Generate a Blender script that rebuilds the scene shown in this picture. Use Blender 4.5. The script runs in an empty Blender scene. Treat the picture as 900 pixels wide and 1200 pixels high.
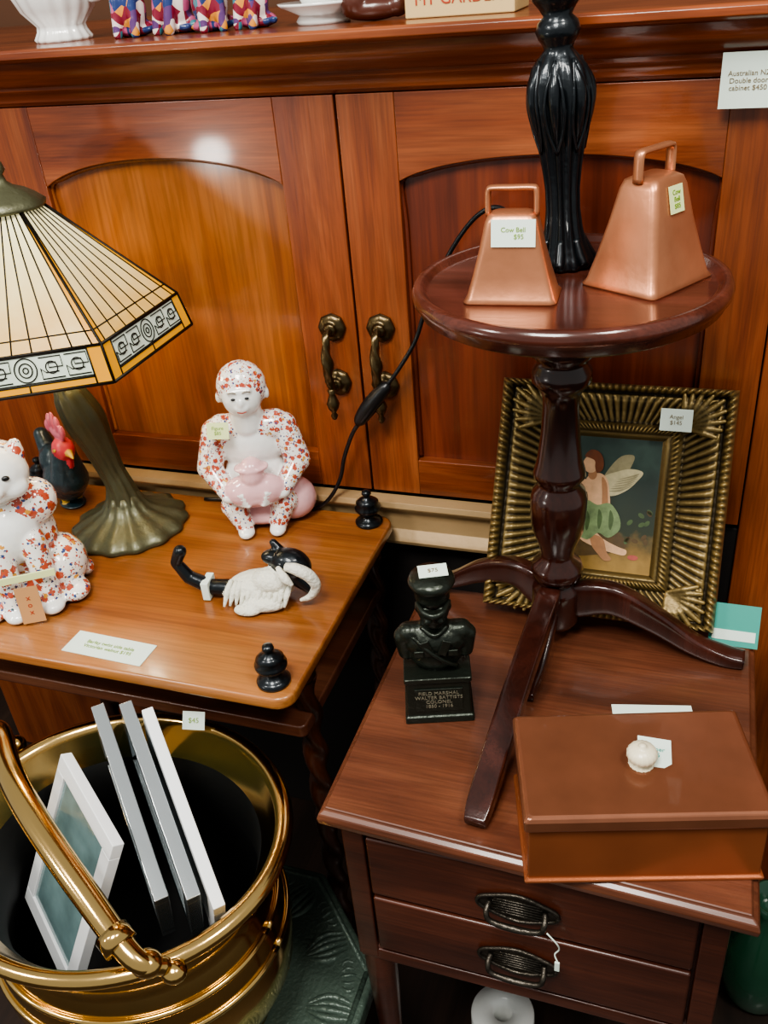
import bpy, bmesh, math, random
from mathutils import Matrix, Vector, Euler
random.seed(4)
PI=math.pi
COL=bpy.context.scene.collection
# ------------------------------------------------------------------ materials
def lin(h):
    h=h.lstrip('#'); c=[int(h[i:i+2],16)/255 for i in (0,2,4)]
    return tuple(((x/12.92) if x<=.04045 else ((x+.055)/1.055)**2.4) for x in c)+(1,)
def newmat(n):
    m=bpy.data.materials.new(n); m.use_nodes=True
    return m,m.node_tree.nodes,m.node_tree.links,m.node_tree.nodes['Principled BSDF']
def plain(n,c,rough=.5,metal=0,coat=0,bump=0,bscale=60,emis=None,es=0,var=.12,vscale=12,spec=.5):
    m,N,L,B=newmat(n)
    B.inputs['Roughness'].default_value=rough; B.inputs['Metallic'].default_value=metal
    B.inputs['Coat Weight'].default_value=coat; B.inputs['Specular IOR Level'].default_value=spec
    tc=N.new('ShaderNodeTexCoord')
    no=N.new('ShaderNodeTexNoise'); no.inputs['Scale'].default_value=vscale; no.inputs['Detail'].default_value=4
    L.new(tc.outputs['Object'],no.inputs['Vector'])
    mx=N.new('ShaderNodeMix'); mx.data_type='RGBA'
    c1=lin(c); mx.inputs[6].default_value=tuple(x*(1-var) for x in c1[:3])+(1,); mx.inputs[7].default_value=tuple(min(1,x*(1+var)) for x in c1[:3])+(1,)
    L.new(no.outputs['Fac'],mx.inputs[0]); L.new(mx.outputs[2],B.inputs['Base Color'])
    if bump:
        n2=N.new('ShaderNodeTexNoise'); n2.inputs['Scale'].default_value=bscale; n2.inputs['Detail'].default_value=5
        L.new(tc.outputs['Object'],n2.inputs['Vector'])
        b=N.new('ShaderNodeBump'); b.inputs['Strength'].default_value=bump; b.inputs['Distance'].default_value=.004
        L.new(n2.outputs['Fac'],b.inputs['Height']); L.new(b.outputs['Normal'],B.inputs['Normal'])
    if emis: B.inputs['Emission Color'].default_value=lin(emis); B.inputs['Emission Strength'].default_value=es
    return m
def wood(n,dark,mid,light,axis='X',scale=1.0,rough=.3,coat=.35,figure=.5,cr=.12):
    m,N,L,B=newmat(n)
    tc=N.new('ShaderNodeTexCoord'); mp=N.new('ShaderNodeMapping')
    s=[14*scale]*3; s['XYZ'.index(axis)]=1.6*scale; mp.inputs['Scale'].default_value=s
    L.new(tc.outputs['Object'],mp.inputs['Vector'])
    n1=N.new('ShaderNodeTexNoise'); n1.inputs['Scale'].default_value=1.3; n1.inputs['Detail'].default_value=6; n1.inputs['Distortion'].default_value=1.2*figure; n1.inputs['Roughness'].default_value=.62
    L.new(mp.outputs[0],n1.inputs['Vector'])
    r=N.new('ShaderNodeValToRGB'); e=r.color_ramp.elements
    e[0].position=.3; e[0].color=lin(dark); e[1].position=.72; e[1].color=lin(light)
    x=e.new(.5); x.color=lin(mid)
    L.new(n1.outputs['Fac'],r.inputs[0])
    mp2=N.new('ShaderNodeMapping'); s2=[420*scale]*3; s2['XYZ'.index(axis)]=12*scale; mp2.inputs['Scale'].default_value=s2
    L.new(tc.outputs['Object'],mp2.inputs['Vector'])
    n2=N.new('ShaderNodeTexNoise'); n2.inputs['Scale'].default_value=1; n2.inputs['Detail'].default_value=3
    L.new(mp2.outputs[0],n2.inputs['Vector'])
    mr=N.new('ShaderNodeMapRange'); mr.inputs[1].default_value=.35; mr.inputs[2].default_value=.6; mr.inputs[3].default_value=.8; mr.inputs[4].default_value=1.05
    L.new(n2.outputs['Fac'],mr.inputs[0])
    n3=N.new('ShaderNodeTexNoise'); n3.inputs['Scale'].default_value=5; n3.inputs['Detail'].default_value=2
    L.new(tc.outputs['Object'],n3.inputs['Vector'])
    mr3=N.new('ShaderNodeMapRange'); mr3.inputs[1].default_value=.3; mr3.inputs[2].default_value=.7; mr3.inputs[3].default_value=.74; mr3.inputs[4].default_value=1.18
    L.new(n3.outputs['Fac'],mr3.inputs[0])
    mu=N.new('ShaderNodeMath'); mu.operation='MULTIPLY'; L.new(mr.outputs[0],mu.inputs[0]); L.new(mr3.outputs[0],mu.inputs[1])
    vm=N.new('ShaderNodeVectorMath'); vm.operation='SCALE'; L.new(r.outputs[0],vm.inputs[0]); L.new(mu.outputs[0],vm.inputs['Scale'])
    L.new(vm.outputs[0],B.inputs['Base Color'])
    B.inputs['Roughness'].default_value=rough; B.inputs['Coat Weight'].default_value=coat; B.inputs['Coat Roughness'].default_value=cr
    b=N.new('ShaderNodeBump'); b.inputs['Strength'].default_value=.12; b.inputs['Distance'].default_value=.001
    L.new(n2.outputs['Fac'],b.inputs['Height']); L.new(b.outputs['Normal'],B.inputs['Normal'])
    return m
def imari(n,scale=75,blue=True,thr=.36,base='#ece9e2'):
    m,N,L,B=newmat(n); tc=N.new('ShaderNodeTexCoord')
    def spots(sc,t,off):
        mp=N.new('ShaderNodeMapping'); mp.inputs['Location'].default_value=(off,off*.7,off*.3); L.new(tc.outputs['Object'],mp.inputs[0])
        v=N.new('ShaderNodeTexVoronoi'); v.inputs['Scale'].default_value=sc; L.new(mp.outputs[0],v.inputs['Vector'])
        no=N.new('ShaderNodeTexNoise'); no.inputs['Scale'].default_value=sc*5; L.new(mp.outputs[0],no.inputs['Vector'])
        a=N.new('ShaderNodeMath'); a.operation='MULTIPLY_ADD'; a.inputs[1].default_value=.5; L.new(no.outputs['Fac'],a.inputs[0]); L.new(v.outputs['Distance'],a.inputs[2])
        c=N.new('ShaderNodeMath'); c.operation='LESS_THAN'; c.inputs[1].default_value=t+.22; L.new(a.outputs[0],c.inputs[0])
        return c.outputs[0]
    cur=None
    for (sc,t,off,col) in ((scale,thr,0,'#b4503a'),(scale*1.9,thr*.62,3.1,'#a84630'),(scale*1.5,thr*.6,7.7,'#34477a' if blue else '#c0603c'),(scale*.8,thr*.55,5.3,'#cf9440'),(scale*1.2,thr*.35,9.3,'#ece9e2'),(scale*2.2,thr*.45,2.2,'#3d5a48')):
        mx=N.new('ShaderNodeMix'); mx.data_type='RGBA'
        if cur is None: mx.inputs[6].default_value=lin(base)
        else: L.new(cur,mx.inputs[6])
        mx.inputs[7].default_value=lin(col); L.new(spots(sc,t,off),mx.inputs[0]); cur=mx.outputs[2]
    L.new(cur,B.inputs['Base Color']); B.inputs['Roughness'].default_value=.15; B.inputs['Coat Weight'].default_value=.6
    return m
def patch(n,scale=60):
    m,N,L,B=newmat(n); tc=N.new('ShaderNodeTexCoord'); v=N.new('ShaderNodeTexVoronoi'); v.inputs['Scale'].default_value=scale
    L.new(tc.outputs['Object'],v.inputs['Vector'])
    r=N.new('ShaderNodeValToRGB'); r.color_ramp.interpolation='CONSTANT'; e=r.color_ramp.elements
    e[0].position=0; e[0].color=lin('#7a2436'); e[1].position=.85; e[1].color=lin('#d9c9c4')
    for p,c in ((.18,'#2a3a6a'),(.34,'#b0567a'),(.5,'#3f7a86'),(.62,'#d08a3c'),(.72,'#5a3a6a')): x=e.new(p); x.color=lin(c)
    sp=N.new('ShaderNodeSeparateColor'); L.new(v.outputs['Color'],sp.inputs[0]); L.new(sp.outputs[0],r.inputs[0])
    L.new(r.outputs[0],B.inputs['Base Color']); B.inputs['Roughness'].default_value=.2
    return m
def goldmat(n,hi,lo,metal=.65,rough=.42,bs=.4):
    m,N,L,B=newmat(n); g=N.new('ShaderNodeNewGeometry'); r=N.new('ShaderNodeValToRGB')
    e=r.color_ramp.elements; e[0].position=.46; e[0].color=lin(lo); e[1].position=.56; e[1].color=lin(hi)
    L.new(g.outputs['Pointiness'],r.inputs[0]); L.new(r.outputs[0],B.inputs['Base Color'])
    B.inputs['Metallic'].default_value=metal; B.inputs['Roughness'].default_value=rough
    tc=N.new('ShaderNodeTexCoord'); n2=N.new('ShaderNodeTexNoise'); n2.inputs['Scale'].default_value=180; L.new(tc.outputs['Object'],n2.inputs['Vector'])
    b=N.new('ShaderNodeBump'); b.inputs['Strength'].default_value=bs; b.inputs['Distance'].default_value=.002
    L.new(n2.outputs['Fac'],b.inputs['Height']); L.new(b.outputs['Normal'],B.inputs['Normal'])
    return m
M={}
M['cabV']=wood('mahogany_vertical','#632b16','#85431f','#a05c33','Z',1,.33,.28)
M['cabH']=wood('mahogany_horizontal','#5a2613','#7b3c1d','#995630','X',1,.30,.4,.5,.08)
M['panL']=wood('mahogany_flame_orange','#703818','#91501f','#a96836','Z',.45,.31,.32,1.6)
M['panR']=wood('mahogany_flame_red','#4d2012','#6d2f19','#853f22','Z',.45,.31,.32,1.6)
M['dark']=plain('recess_shade_dark','#120a07',.8)  # near-black colour that stands in for shade
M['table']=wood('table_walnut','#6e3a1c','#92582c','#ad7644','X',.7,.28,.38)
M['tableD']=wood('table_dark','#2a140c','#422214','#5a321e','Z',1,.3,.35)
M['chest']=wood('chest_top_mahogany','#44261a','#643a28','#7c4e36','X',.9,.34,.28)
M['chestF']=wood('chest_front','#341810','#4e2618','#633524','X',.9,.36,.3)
M['wine']=wood('wine_table_mahogany','#200e09','#32160f','#46241c','Z',1,.2,.45)
M['wineT']=wood('wine_table_top','#361a13','#50291f','#64362c','X',.8,.2,.42)
M['black']=plain('black_bronze','#1b2024',.3,.6,.3,.25,90,var=.3)
M['bust']=plain('bust_bronze','#2b3029',.34,.65,.1,.3,120,var=.35)
M['lampbr']=plain('lamp_bronze_green','#565640',.42,.5,.1,.4,70,var=.4)
M['copper']=plain('copper_worn','#bf8260',.35,.7,0,.16,40,var=.28,vscale=26)
M['copperbox']=plain('copper_box_front','#a4603c',.27,.6,.3,.05,30,var=.3,vscale=14)
M['copperlid']=plain('copper_box_lid','#80513a',.31,.5,.3,.06,30,var=.35,vscale=18)
M['brass']=plain('polished_brass','#dcb878',.15,1,0,.05,8,var=.08)
M['brassO']=plain('antique_brass','#5c4e36',.3,.9,0,.2,80,var=.3)
M['pewter']=plain('pewter','#4c4740',.33,.85,0,.3,200,var=.2)
M['plq']=plain('plaque_bronze','#8a8674',.4,.5,0,.1,200,var=.2)
M['liner']=plain('black_liner','#0b0c0c',.6,0)
M['white']=plain('white_porcelain','#eceeea',.12,0,.6,var=.03)
M['whitep']=plain('white_paint','#e9ecee',.4,var=.03)
M['cream']=plain('cream_feather','#dad9ca',.6,0,0,.9,160,var=.1)
M['ivory']=plain('ivory','#e4dabc',.3,var=.05)
M['pink']=plain('pink_glaze','#dfb0b2',.14,0,.6,var=.25,vscale=30)
M['imari']=imari('imari_porcelain',115,True,.43)
M['imari2']=imari('imari_porcelain_dense',72,True,.42)
M['card']=plain('price_card','#dbeade',.6,var=.02)
M['cardy']=plain('yellow_price_card','#dde8a8',.6,var=.02)
M['ink']=plain('green_ink','#7d9a35',.6); M['inkb']=plain('brown_ink','#7a6a50',.6); M['inkr']=plain('red_ink','#a33a22',.6)
M['teal']=plain('teal_card','#3f9a8c',.5,var=.05)
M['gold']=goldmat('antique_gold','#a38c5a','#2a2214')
M['beige']=plain('gilt_beige','#ad9068',.5,.15,0,.2,60)
M['rub']=plain('black_rubber','#0e0f11',.35)
M['mirror']=plain('mirror_silver','#ccd2d4',.16,.85,var=.05)
M['photo']=plain('photo_print','#6f8a8c',.12,0,.7,0,var=.6,vscale=25)
M['lead']=plain('lead_came','#1c160e',.5,.5)
def glass(n,c,es,c2,grad=None):
    m,N,L,B=newmat(n); tc=N.new('ShaderNodeTexCoord'); no=N.new('ShaderNodeTexNoise'); no.inputs['Scale'].default_value=22; no.inputs['Detail'].default_value=3
    L.new(tc.outputs['Object'],no.inputs['Vector']); mx=N.new('ShaderNodeMix'); mx.data_type='RGBA'; mx.inputs[6].default_value=lin(c); mx.inputs[7].default_value=lin(c2)
    if grad:
        sp=N.new('ShaderNodeSeparateXYZ'); L.new(tc.outputs['Object'],sp.inputs[0])
        mr=N.new('ShaderNodeMapRange'); mr.inputs[1].default_value=grad[0]; mr.inputs[2].default_value=grad[1]; L.new(sp.outputs['Z'],mr.inputs[0])
        ad=N.new('ShaderNodeMath'); ad.operation='MULTIPLY_ADD'; ad.inputs[1].default_value=.5; ad.use_clamp=True
        sb=N.new('ShaderNodeMath'); sb.operation='SUBTRACT'; sb.inputs[1].default_value=.25; L.new(mr.outputs[0],sb.inputs[0])
        L.new(no.outputs['Fac'],ad.inputs[0]); L.new(sb.outputs[0],ad.inputs[2]); L.new(ad.outputs[0],mx.inputs[0])
    else: L.new(no.outputs['Fac'],mx.inputs[0])
    L.new(mx.outputs[2],B.inputs['Base Color']); L.new(mx.outputs[2],B.inputs['Emission Color'])
    B.inputs['Emission Strength'].default_value=es; B.inputs['Roughness'].default_value=.2
    return m
M['gcream']=glass('cream_glass','#b8862c',.62,'#e6dfae',(.31,.47))
M['gamber']=glass('amber_glass','#d09424',.55,'#bb7e16')
M['gwhite']=glass('white_glass','#d6dfd0',.3,'#b4c0ac')
M['green']=plain('green_glaze','#23513a',.15,0,.5,var=.3)
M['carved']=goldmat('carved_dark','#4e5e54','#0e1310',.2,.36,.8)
M['roost']=plain('rooster_teal','#1c3038',.3,0,.3,.5,90,var=.6,vscale=60)
M['red']=plain('rooster_red','#d04450',.3,0,.3,var=.2); M['rpink']=plain('rooster_comb','#e0748c',.3,0,.3,var=.15)
M['yel']=plain('beak_yellow','#c9a440',.4)
M['patch']=patch('patchwork_glaze',95); M['shoe']=plain('brown_leather','#4a2418',.3,0,.3)
M['crate']=plain('cream_crate','#cdb27e',.6)
M['wall']=plain('wall_plaster','#5a3a26',.8); M['floor']=wood('floor_shade_brown','#1c120c','#2a1b12','#3a281b','Y',.5,.5,.1)  # floor colour darkened to stand in for shadow under the furniture
M['labelb']=plain('kraft_label','#b98a5c',.6)
# ------------------------------------------------------------------ mesh helpers
def obj(name,verts,faces,mat,parent=None,smooth=True,mats=None,fm=None):
    me=bpy.data.meshes.new(name); me.from_pydata([tuple(v) for v in verts],[],faces)
    for mm in (mats or [mat]): me.materials.append(mm)
    if fm:
        for p,i in zip(me.polygons,fm): p.material_index=i
    bm=bmesh.new(); bm.from_mesh(me); bmesh.ops.recalc_face_normals(bm,faces=bm.faces); bm.to_mesh(me); bm.free()
    for p in me.polygons: p.use_smooth=smooth
    o=bpy.data.objects.new(name,me); COL.objects.link(o)
    if parent: o.parent=parent
    return o
def G(name,loc=(0,0,0),rz=0,rx=0,ry=0):
    e=bpy.data.objects.new(name,None); e.empty_display_size=.02; COL.objects.link(e); e.location=loc
    e.rotation_euler=(math.radians(rx),math.radians(ry),math.radians(rz)); return e
def bev(o,w=.002,seg=2,ang=35):
    m=o.modifiers.new('b','BEVEL'); m.width=w; m.segments=seg; m.limit_method='ANGLE'; m.angle_limit=math.radians(ang)
    w=o.modifiers.new('wn','WEIGHTED_NORMAL'); w.keep_sharp=True
    return o
def box(name,size,loc,mat,parent=None,b=.002,rot=None):
    x,y,z=[s/2 for s in size]
    v=[Vector((sx*x,sy*y,sz*z)) for sx in (-1,1) for sy in (-1,1) for sz in (-1,1)]
    if rot: R=Euler([math.radians(a) for a in rot]).to_matrix(); v=[R@p for p in v]
    v=[p+Vector(loc) for p in v]
    f=[(0,1,3,2),(4,6,7,5),(0,4,5,1),(2,3,7,6),(0,2,6,4),(1,5,7,3)]
    o=obj(name,v,f,mat,parent,True)
    if b: bev(o,b)
    else:
        for p in o.data.polygons: p.use_smooth=False
    return o
def bx(name,x0,x1,y0,y1,z0,z1,mat,parent=None,b=.002):
    return box(name,(x1-x0,y1-y0,z1-z0),((x0+x1)/2,(y0+y1)/2,(z0+z1)/2),mat,parent,b)
def extr(name,pts,axis,a,c,mat,parent=None,b=.002,smooth=True):
    def mk(p,t):
        if axis=='y': return (p[0],t,p[1])
        if axis=='z': return (p[0],p[1],t)
        return (t,p[0],p[1])
    n=len(pts); v=[mk(p,a) for p in pts]+[mk(p,c) for p in pts]
    f=[tuple(range(n)),tuple(range(2*n-1,n-1,-1))]+[(i,(i+1)%n,n+(i+1)%n,n+i) for i in range(n)]
    o=obj(name,v,f,mat,parent,True)
    if b: bev(o,b)
    else:
        for p in o.data.polygons: p.use_smooth=False
    return o
def lathe(name,prof,mat,parent=None,loc=(0,0,0),seg=48,fl=0,amp=0,sx=1,sy=1,smooth=True,mats=None,pm=None,ph=0):
    v=[];f=[];fm=[]
    for i,p in enumerate(prof):
        r,z=p[0],p[1]; a=(p[2] if len(p)>2 else amp)
        for k in range(seg):
            t=2*PI*k/seg; rr=r*(1+a*math.cos(fl*t+ph)) if fl else r
            v.append((loc[0]+rr*math.cos(t)*sx,loc[1]+rr*math.sin(t)*sy,loc[2]+z))
    for i in range(len(prof)-1):
        for k in range(seg):
            k2=(k+1)%seg; f.append((i*seg+k,i*seg+k2,(i+1)*seg+k2,(i+1)*seg+k)); fm.append(pm[i] if pm else 0)
    if prof[0][0]>1e-4: f.append(tuple(range(seg-1,-1,-1))); fm.append(pm[0] if pm else 0)
    if prof[-1][0]>1e-4: f.append(tuple((len(prof)-1)*seg+k for k in range(seg))); fm.append(pm[-1] if pm else 0)
    o=obj(name,v,f,mat,parent,smooth,mats,fm if pm else None)
    bm=bmesh.new(); bm.from_mesh(o.data); bmesh.ops.remove_doubles(bm,verts=bm.verts,dist=1e-6); bm.to_mesh(o.data); bm.free()
    return o
def cr(pts,n):
    P=[Vector(p) for p in pts]; P=[2*P[0]-P[1]]+P+[2*P[-1]-P[-2]]; out=[]
    for i in range(1,len(P)-2):
        for k in range(n):
            t=k/n; a,b,c,d=P[i-1:i+3]
            out.append(.5*((2*b)+(c-a)*t+(2*a-5*b+4*c-d)*t*t+(3*b-a-3*c+d)*t**3))
    out.append(P[-2]); return out
def tube(name,pts,rad,mat,parent=None,seg=12,n=8,fl=0,amp=0,tw=0,smooth=True,sq=None):
    if not hasattr(rad,'__len__'): rad=[rad]*len(pts)
    P=cr(pts,n) if n>1 else [Vector(p) for p in pts]
    R=[x[0] for x in cr([(r,0,0) for r in rad],n)] if n>1 else list(rad)
    v=[];f=[]; T=[]
    for i in range(len(P)):
        a=P[max(i-1,0)];b=P[min(i+1,len(P)-1)]; T.append((b-a).normalized())
    u=T[0].orthogonal().normalized()
    if sq:
        u=Vector(sq)-T[0]*Vector(sq).dot(T[0]); u.normalize()
    for i,(p,t) in enumerate(zip(P,T)):
        u=(u-t*u.dot(t)).normalized(); w=t.cross(u)
        for k in range(seg):
            a=2*PI*k/seg; rr=R[i]*(1+(amp*math.cos(fl*a+tw*i/len(P)*2*PI) if fl else 0))
            v.append(p+u*(rr*math.cos(a)*(2.0 if sq else 1))+w*(rr*math.sin(a)))
    for i in range(len(P)-1):
        for k in range(seg):
            k2=(k+1)%seg; f.append((i*seg+k,i*seg+k2,(i+1)*seg+k2,(i+1)*seg+k))
    f.append(tuple(range(seg-1,-1,-1))); f.append(tuple((len(P)-1)*seg+k for k in range(seg)))
    return obj(name,v,f,mat,parent,smooth)
def loft(name,rings,mat,parent=None,smooth=True,close=True):
    n=len(rings[0]); v=[p for r in rings for p in r]; f=[]
    for i in range(len(rings)-1):
        for k in range(n): f.append((i*n+k,i*n+(k+1)%n,(i+1)*n+(k+1)%n,(i+1)*n+k))
    if close: f.append(tuple(range(n-1,-1,-1))); f.append(tuple((len(rings)-1)*n+k for k in range(n)))
    return obj(name,v,f,mat,parent,smooth)
def rrect(w,d,r,z,cx=0,cy=0,seg=5):
    o=[]
    for (sx,sy,a0) in ((1,1,0),(-1,1,90),(-1,-1,180),(1,-1,270)):
        for k in range(seg+1):
            a=math.radians(a0+90*k/seg); o.append((cx+sx*(w/2-r)+r*math.cos(a),cy+sy*(d/2-r)+r*math.sin(a),z))
    return o
def blob(name,prims,mats,parent=None,vox=.0025,sm=4,noise=0):
    """prims: ('e',c,radii,rot,mat) / ('c',p0,p1,r0,r1,mat) -> one fused surface"""
    bm=bmesh.new(); S=[]
    for p in prims:
        if p[0]=='e':
            _,c,r,rot,mi=p; R=Euler([math.radians(a) for a in rot]).to_matrix() if rot else Matrix.Identity(3)
            r=r if hasattr(r,'__len__') else (r,r,r); S.append((Vector(c),Vector(r),R,mi))
        else:
            _,a,b,r0,r1,mi=p; a=Vector(a);b=Vector(b); k=max(2,int((b-a).length/(min(r0,r1)*.45))+1)
            for i in range(k+1):
                t=i/k; rr=r0+(r1-r0)*t; S.append((a.lerp(b,t),Vector((rr,rr,rr)),Matrix.Identity(3),mi))
    for c,r,R,mi in S:
        bmesh.ops.create_icosphere(bm,subdivisions=3,radius=1,matrix=Matrix.Translation(c)@R.to_4x4()@Matrix.Diagonal((*r,1)))
    me=bpy.data.meshes.new(name+'_t'); bm.to_mesh(me); bm.free()
    o=bpy.data.objects.new(name,me); COL.objects.link(o)
    m=o.modifiers.new('r','REMESH'); m.mode='VOXEL'; m.voxel_size=vox
    s=o.modifiers.new('s','SMOOTH'); s.iterations=sm; s.factor=.5
    dg=bpy.context.evaluated_depsgraph_get(); nm=bpy.data.meshes.new_from_object(o.evaluated_get(dg))
    o.modifiers.clear(); o.data=nm; nm.name=name; nm.materials.clear()
    for mm in mats: nm.materials.append(mm)
    inv=[(c,r,R.transposed(),mi) for c,r,R,mi in S]; one=len(mats)==1
    for p in nm.polygons:
        p.use_smooth=True
        if one: continue
        best=9;bi=0; ce=p.center
        for c,r,Ri,mi in inv:
            q=Ri@(ce-c); d=(Vector((q.x/r.x,q.y/r.y,q.z/r.z)).length-1)*min(r)
            if d<best: best=d;bi=mi
        p.material_index=bi
    if parent: o.parent=parent
    return o
def text(name,s,size,loc,rot,mat,parent=None,w=.0003):
    c=bpy.data.curves.new(name,'FONT'); c.body=s; c.size=size; c.align_x='CENTER'; c.align_y='CENTER'; c.extrude=w
    o=bpy.data.objects.new(name,c); COL.objects.link(o); o.location=loc; o.rotation_euler=[math.radians(a) for a in rot]; c.materials.append(mat)
    if parent: o.parent=parent
    return o
def card(name,w,h,loc,rot,mat=None,parent=None,txt=None,ink=None,ts=.3,top=True):
    g=G(name,loc) if parent is None else bpy.data.objects.new(name,None)
    if parent is not None: COL.objects.link(g); g.parent=parent; g.location=loc
    g.rotation_euler=[math.radians(a) for a in rot]
    box('sheet',(w,h,.0008),(0,0,0),mat or M['card'],g,0)
    if txt: text('writing',txt,h*ts,(0,0,.0006),(0,0,0),ink or M['ink'],g)
    return g
# ------------------------------------------------------------------ room
bx('floor',-3,2.5,-2.5,1.62,-.05,0,M['floor'],None,0)
bx('wall_back',-3,2.5,1.6,1.7,0,2.7,M['wall'],None,0)
# ------------------------------------------------------------------ cabinet
cab=G('mahogany_cabinet')
X0,X1=-1.32,.52
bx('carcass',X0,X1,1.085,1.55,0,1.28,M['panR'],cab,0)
bx('frame_stile_right',.078,X1-.02,1.062,1.1,.0,1.275,M['cabV'],cab)
bx('frame_stile_left',X0+.02,-.93,1.062,1.1,.0,1.275,M['cabV'],cab)
bx('frame_base',-.93,.078,1.066,1.1,.0,.725,M['dark'],cab)  # wooden base below the doors, its shadow put into the colour
prof=[(1.56,1.332),(1.0,1.332),(.997,1.329),(.997,1.322),(1.002,1.318),(1.012,1.317),(1.014,1.311),(1.017,1.304),(1.024,1.296),(1.034,1.290),(1.040,1.287),(1.041,1.282),(1.046,1.279),(1.05,1.274),(1.051,1.268),(1.056,1.264),(1.062,1.262),(1.09,1.258),(1.56,1.258)]
extr('cornice',prof,'x',X0-.05,X1+.05,M['cabH'],cab,.0008)
def door(nm,x0,x1,p0,p1,pan,sh=1.162,pk=1.196,bot=.735,pb=.79):
    y0,y1=1.058,1.082
    bx(nm+'_stile_left',x0,p0,y0,y1,bot,1.262,M['cabV'],cab,.0012)
    bx(nm+'_stile_right',p1,x1,y0,y1,bot,1.262,M['cabV'],cab,.0012)
    bx(nm+'_rail_bottom',p0,p1,y0,y1,bot,pb,M['cabH'],cab,.0012)
    w=p1-p0; arc=[]
    for i in range(33):
        t=i/32; s=(2*t-1); z=sh+(pk-sh)*(math.sqrt(max(0,1-(s*.92)**2))-math.sqrt(1-.92**2))/(1-math.sqrt(1-.92**2))
        arc.append((p0+w*t,z))
    extr(nm+'_rail_top',[(p1,1.262),(p0,1.262)]+arc,'y',y0,y1,M['cabH'],cab,.0012)
    bx(nm+'_panel',p0-.002,p1+.002,1.071,1.084,pb-.003,pk+.01,pan,cab,0)
    path=[(p0+.002,1.068,pb+.003)]+[(p0+.002,1.068,sh-.002-.05*k) for k in (7,5,3,1)]+[(a[0],1.068,a[1]-.002) for a in arc[0:33:2]]+[(p1-.002,1.068,sh-.002-.05*k) for k in (1,3,5,7)]+[(p1-.002,1.068,pb+.003)]
    tube(nm+'_bead',path,.003,pan,cab,8,4)
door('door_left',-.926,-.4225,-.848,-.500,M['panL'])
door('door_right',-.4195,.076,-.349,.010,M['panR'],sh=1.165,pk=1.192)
bx('door_gap_shade',-.4232,-.4188,1.07,1.09,.735,1.262,M['dark'],cab,0)  # solid dark strip painting the shade between the doors
def chandle(nm,x,z1,z2):
    for z in (z1,z2):
        o=lathe(nm+'_rose_%d'%int(z*100),[(.0,.014),(.006,.0135),(.009,.011),(.007,.009),(.012,.008),(.017,.006),(.019,.003),(.0185,0),(0,0)],M['brassO'],cab,seg=24,fl=8,amp=.04)
        o.rotation_euler=(PI/2,0,0); o.location=(x,1.058,z)
    pts=[(x,1.043,z1),(x,1.032,z1-.004),(x,1.027,z1-.02),(x,1.027,(z1+z2)/2),(x,1.027,z2+.02),(x,1.032,z2+.004),(x,1.043,z2)]
    tube(nm+'_bar',pts,[.004,.0045,.0055,.0075,.0055,.0045,.004],M['brassO'],cab,16,8,3,.18,4)
    lathe(nm+'_drop',[(0,-.045),(.003,-.043),(.005,-.038),(.003,-.033),(.007,-.027),(.009,-.02),(.006,-.012),(.004,-.006),(.006,0),(0,.003)],M['brassO'],cab,(x,1.03,z2),20)
chandle('handle_left',-.455,.981,.903); chandle('handle_right',-.387,.983,.903)
tr=[(1.058,.66),(1.036,.66),(1.034,.666),(1.038,.672),(1.046,.68),(1.048,.70),(1.044,.712),(1.037,.716),(1.034,.722),(1.036,.73),(1.058,.731)]
extr('trim_1',tr,'x',-.93,-.2,M['beige'],None,.0006)
card('price_card',.052,.052,(.024,1.036,1.262),(97,0,0),M['card'],None,'Australian NZ\nDouble door\ncabinet $450',M['inkb'],.13)
# ------------------------------------------------------------------ things on the cabinet top
ZT=1.332
j=G('white_jug',(-.795,1.10,ZT))
lathe('body',[(.0,0),(.034,0),(.036,.004),(.031,.012),(.03,.018),(.045,.035),(.056,.06),(.058,.08),(.05,.105),(.04,.12),(.045,.135),(.042,.136),(.036,.12),(0,.06)],M['white'],j,seg=96,fl=16,amp=.025)
tube('handle',[(.05,0,.09),(.085,0,.11),(.09,0,.08),(.07,0,.05),(.05,0,.045)],.006,M['white'],j)
def cat(nm,x,y,s,rz):
    g=G(nm,(x,y,ZT),rz)
    P=[('e',(0,0,.03*s),(.022*s,.017*s,.03*s),None,0),('e',(0,-.004*s,.07*s),(.017*s,.015*s,.016*s),None,0),
       ('c',(-.01*s,-.012*s,.04*s),(-.011*s,-.02*s,.004*s),.007*s,.006*s,0),('c',(.01*s,-.012*s,.04*s),(.011*s,-.02*s,.004*s),.007*s,.006*s,0),
       ('c',(-.01*s,0,.08*s),(-.013*s,0,.092*s),.006*s,.003*s,0),('c',(.01*s,0,.08*s),(.013*s,0,.092*s),.006*s,.003*s,0),
       ('e',(0,-.018*s,.066*s),(.008*s,.006*s,.006*s),None,0),('c',(.018*s,.01*s,.01*s),(.03*s,.0,.008*s),.006*s,.005*s,0),('e',(0,.006*s,.006*s),(.026*s,.02*s,.007*s),None,0)]
    blob('body',P,[M['patch']],g,.0025,2)
for a in ((-.688,1.09,1.0,10),(-.630,1.10,1.1,-25),(-.578,1.09,1.0,30),(-.528,1.10,.95,-10)): cat('patchwork_cat_figurine',*a)
d=G('white_dish',(-.44,1.10,ZT)); lathe('bowl',[(0,0),(.03,0),(.032,.004),(.028,.01),(.05,.02),(.052,.023),(.026,.014),(0,.012)],M['white'],d)
lathe('cup',[(0,.014),(.02,.014),(.03,.035),(.033,.06),(.03,.06),(.018,.02),(0,.018)],M['white'],d)
sh=G('brown_shoe_ornament',(-.372,1.08,ZT),15)
blob('shoe',[('e',(0,0,.012),(.036,.014,.012),None,0),('e',(-.02,0,.02),(.016,.014,.018),None,0),('e',(.026,0,.014),(.014,.013,.012),None,0)],[M['shoe']],sh,.002,2)
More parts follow.
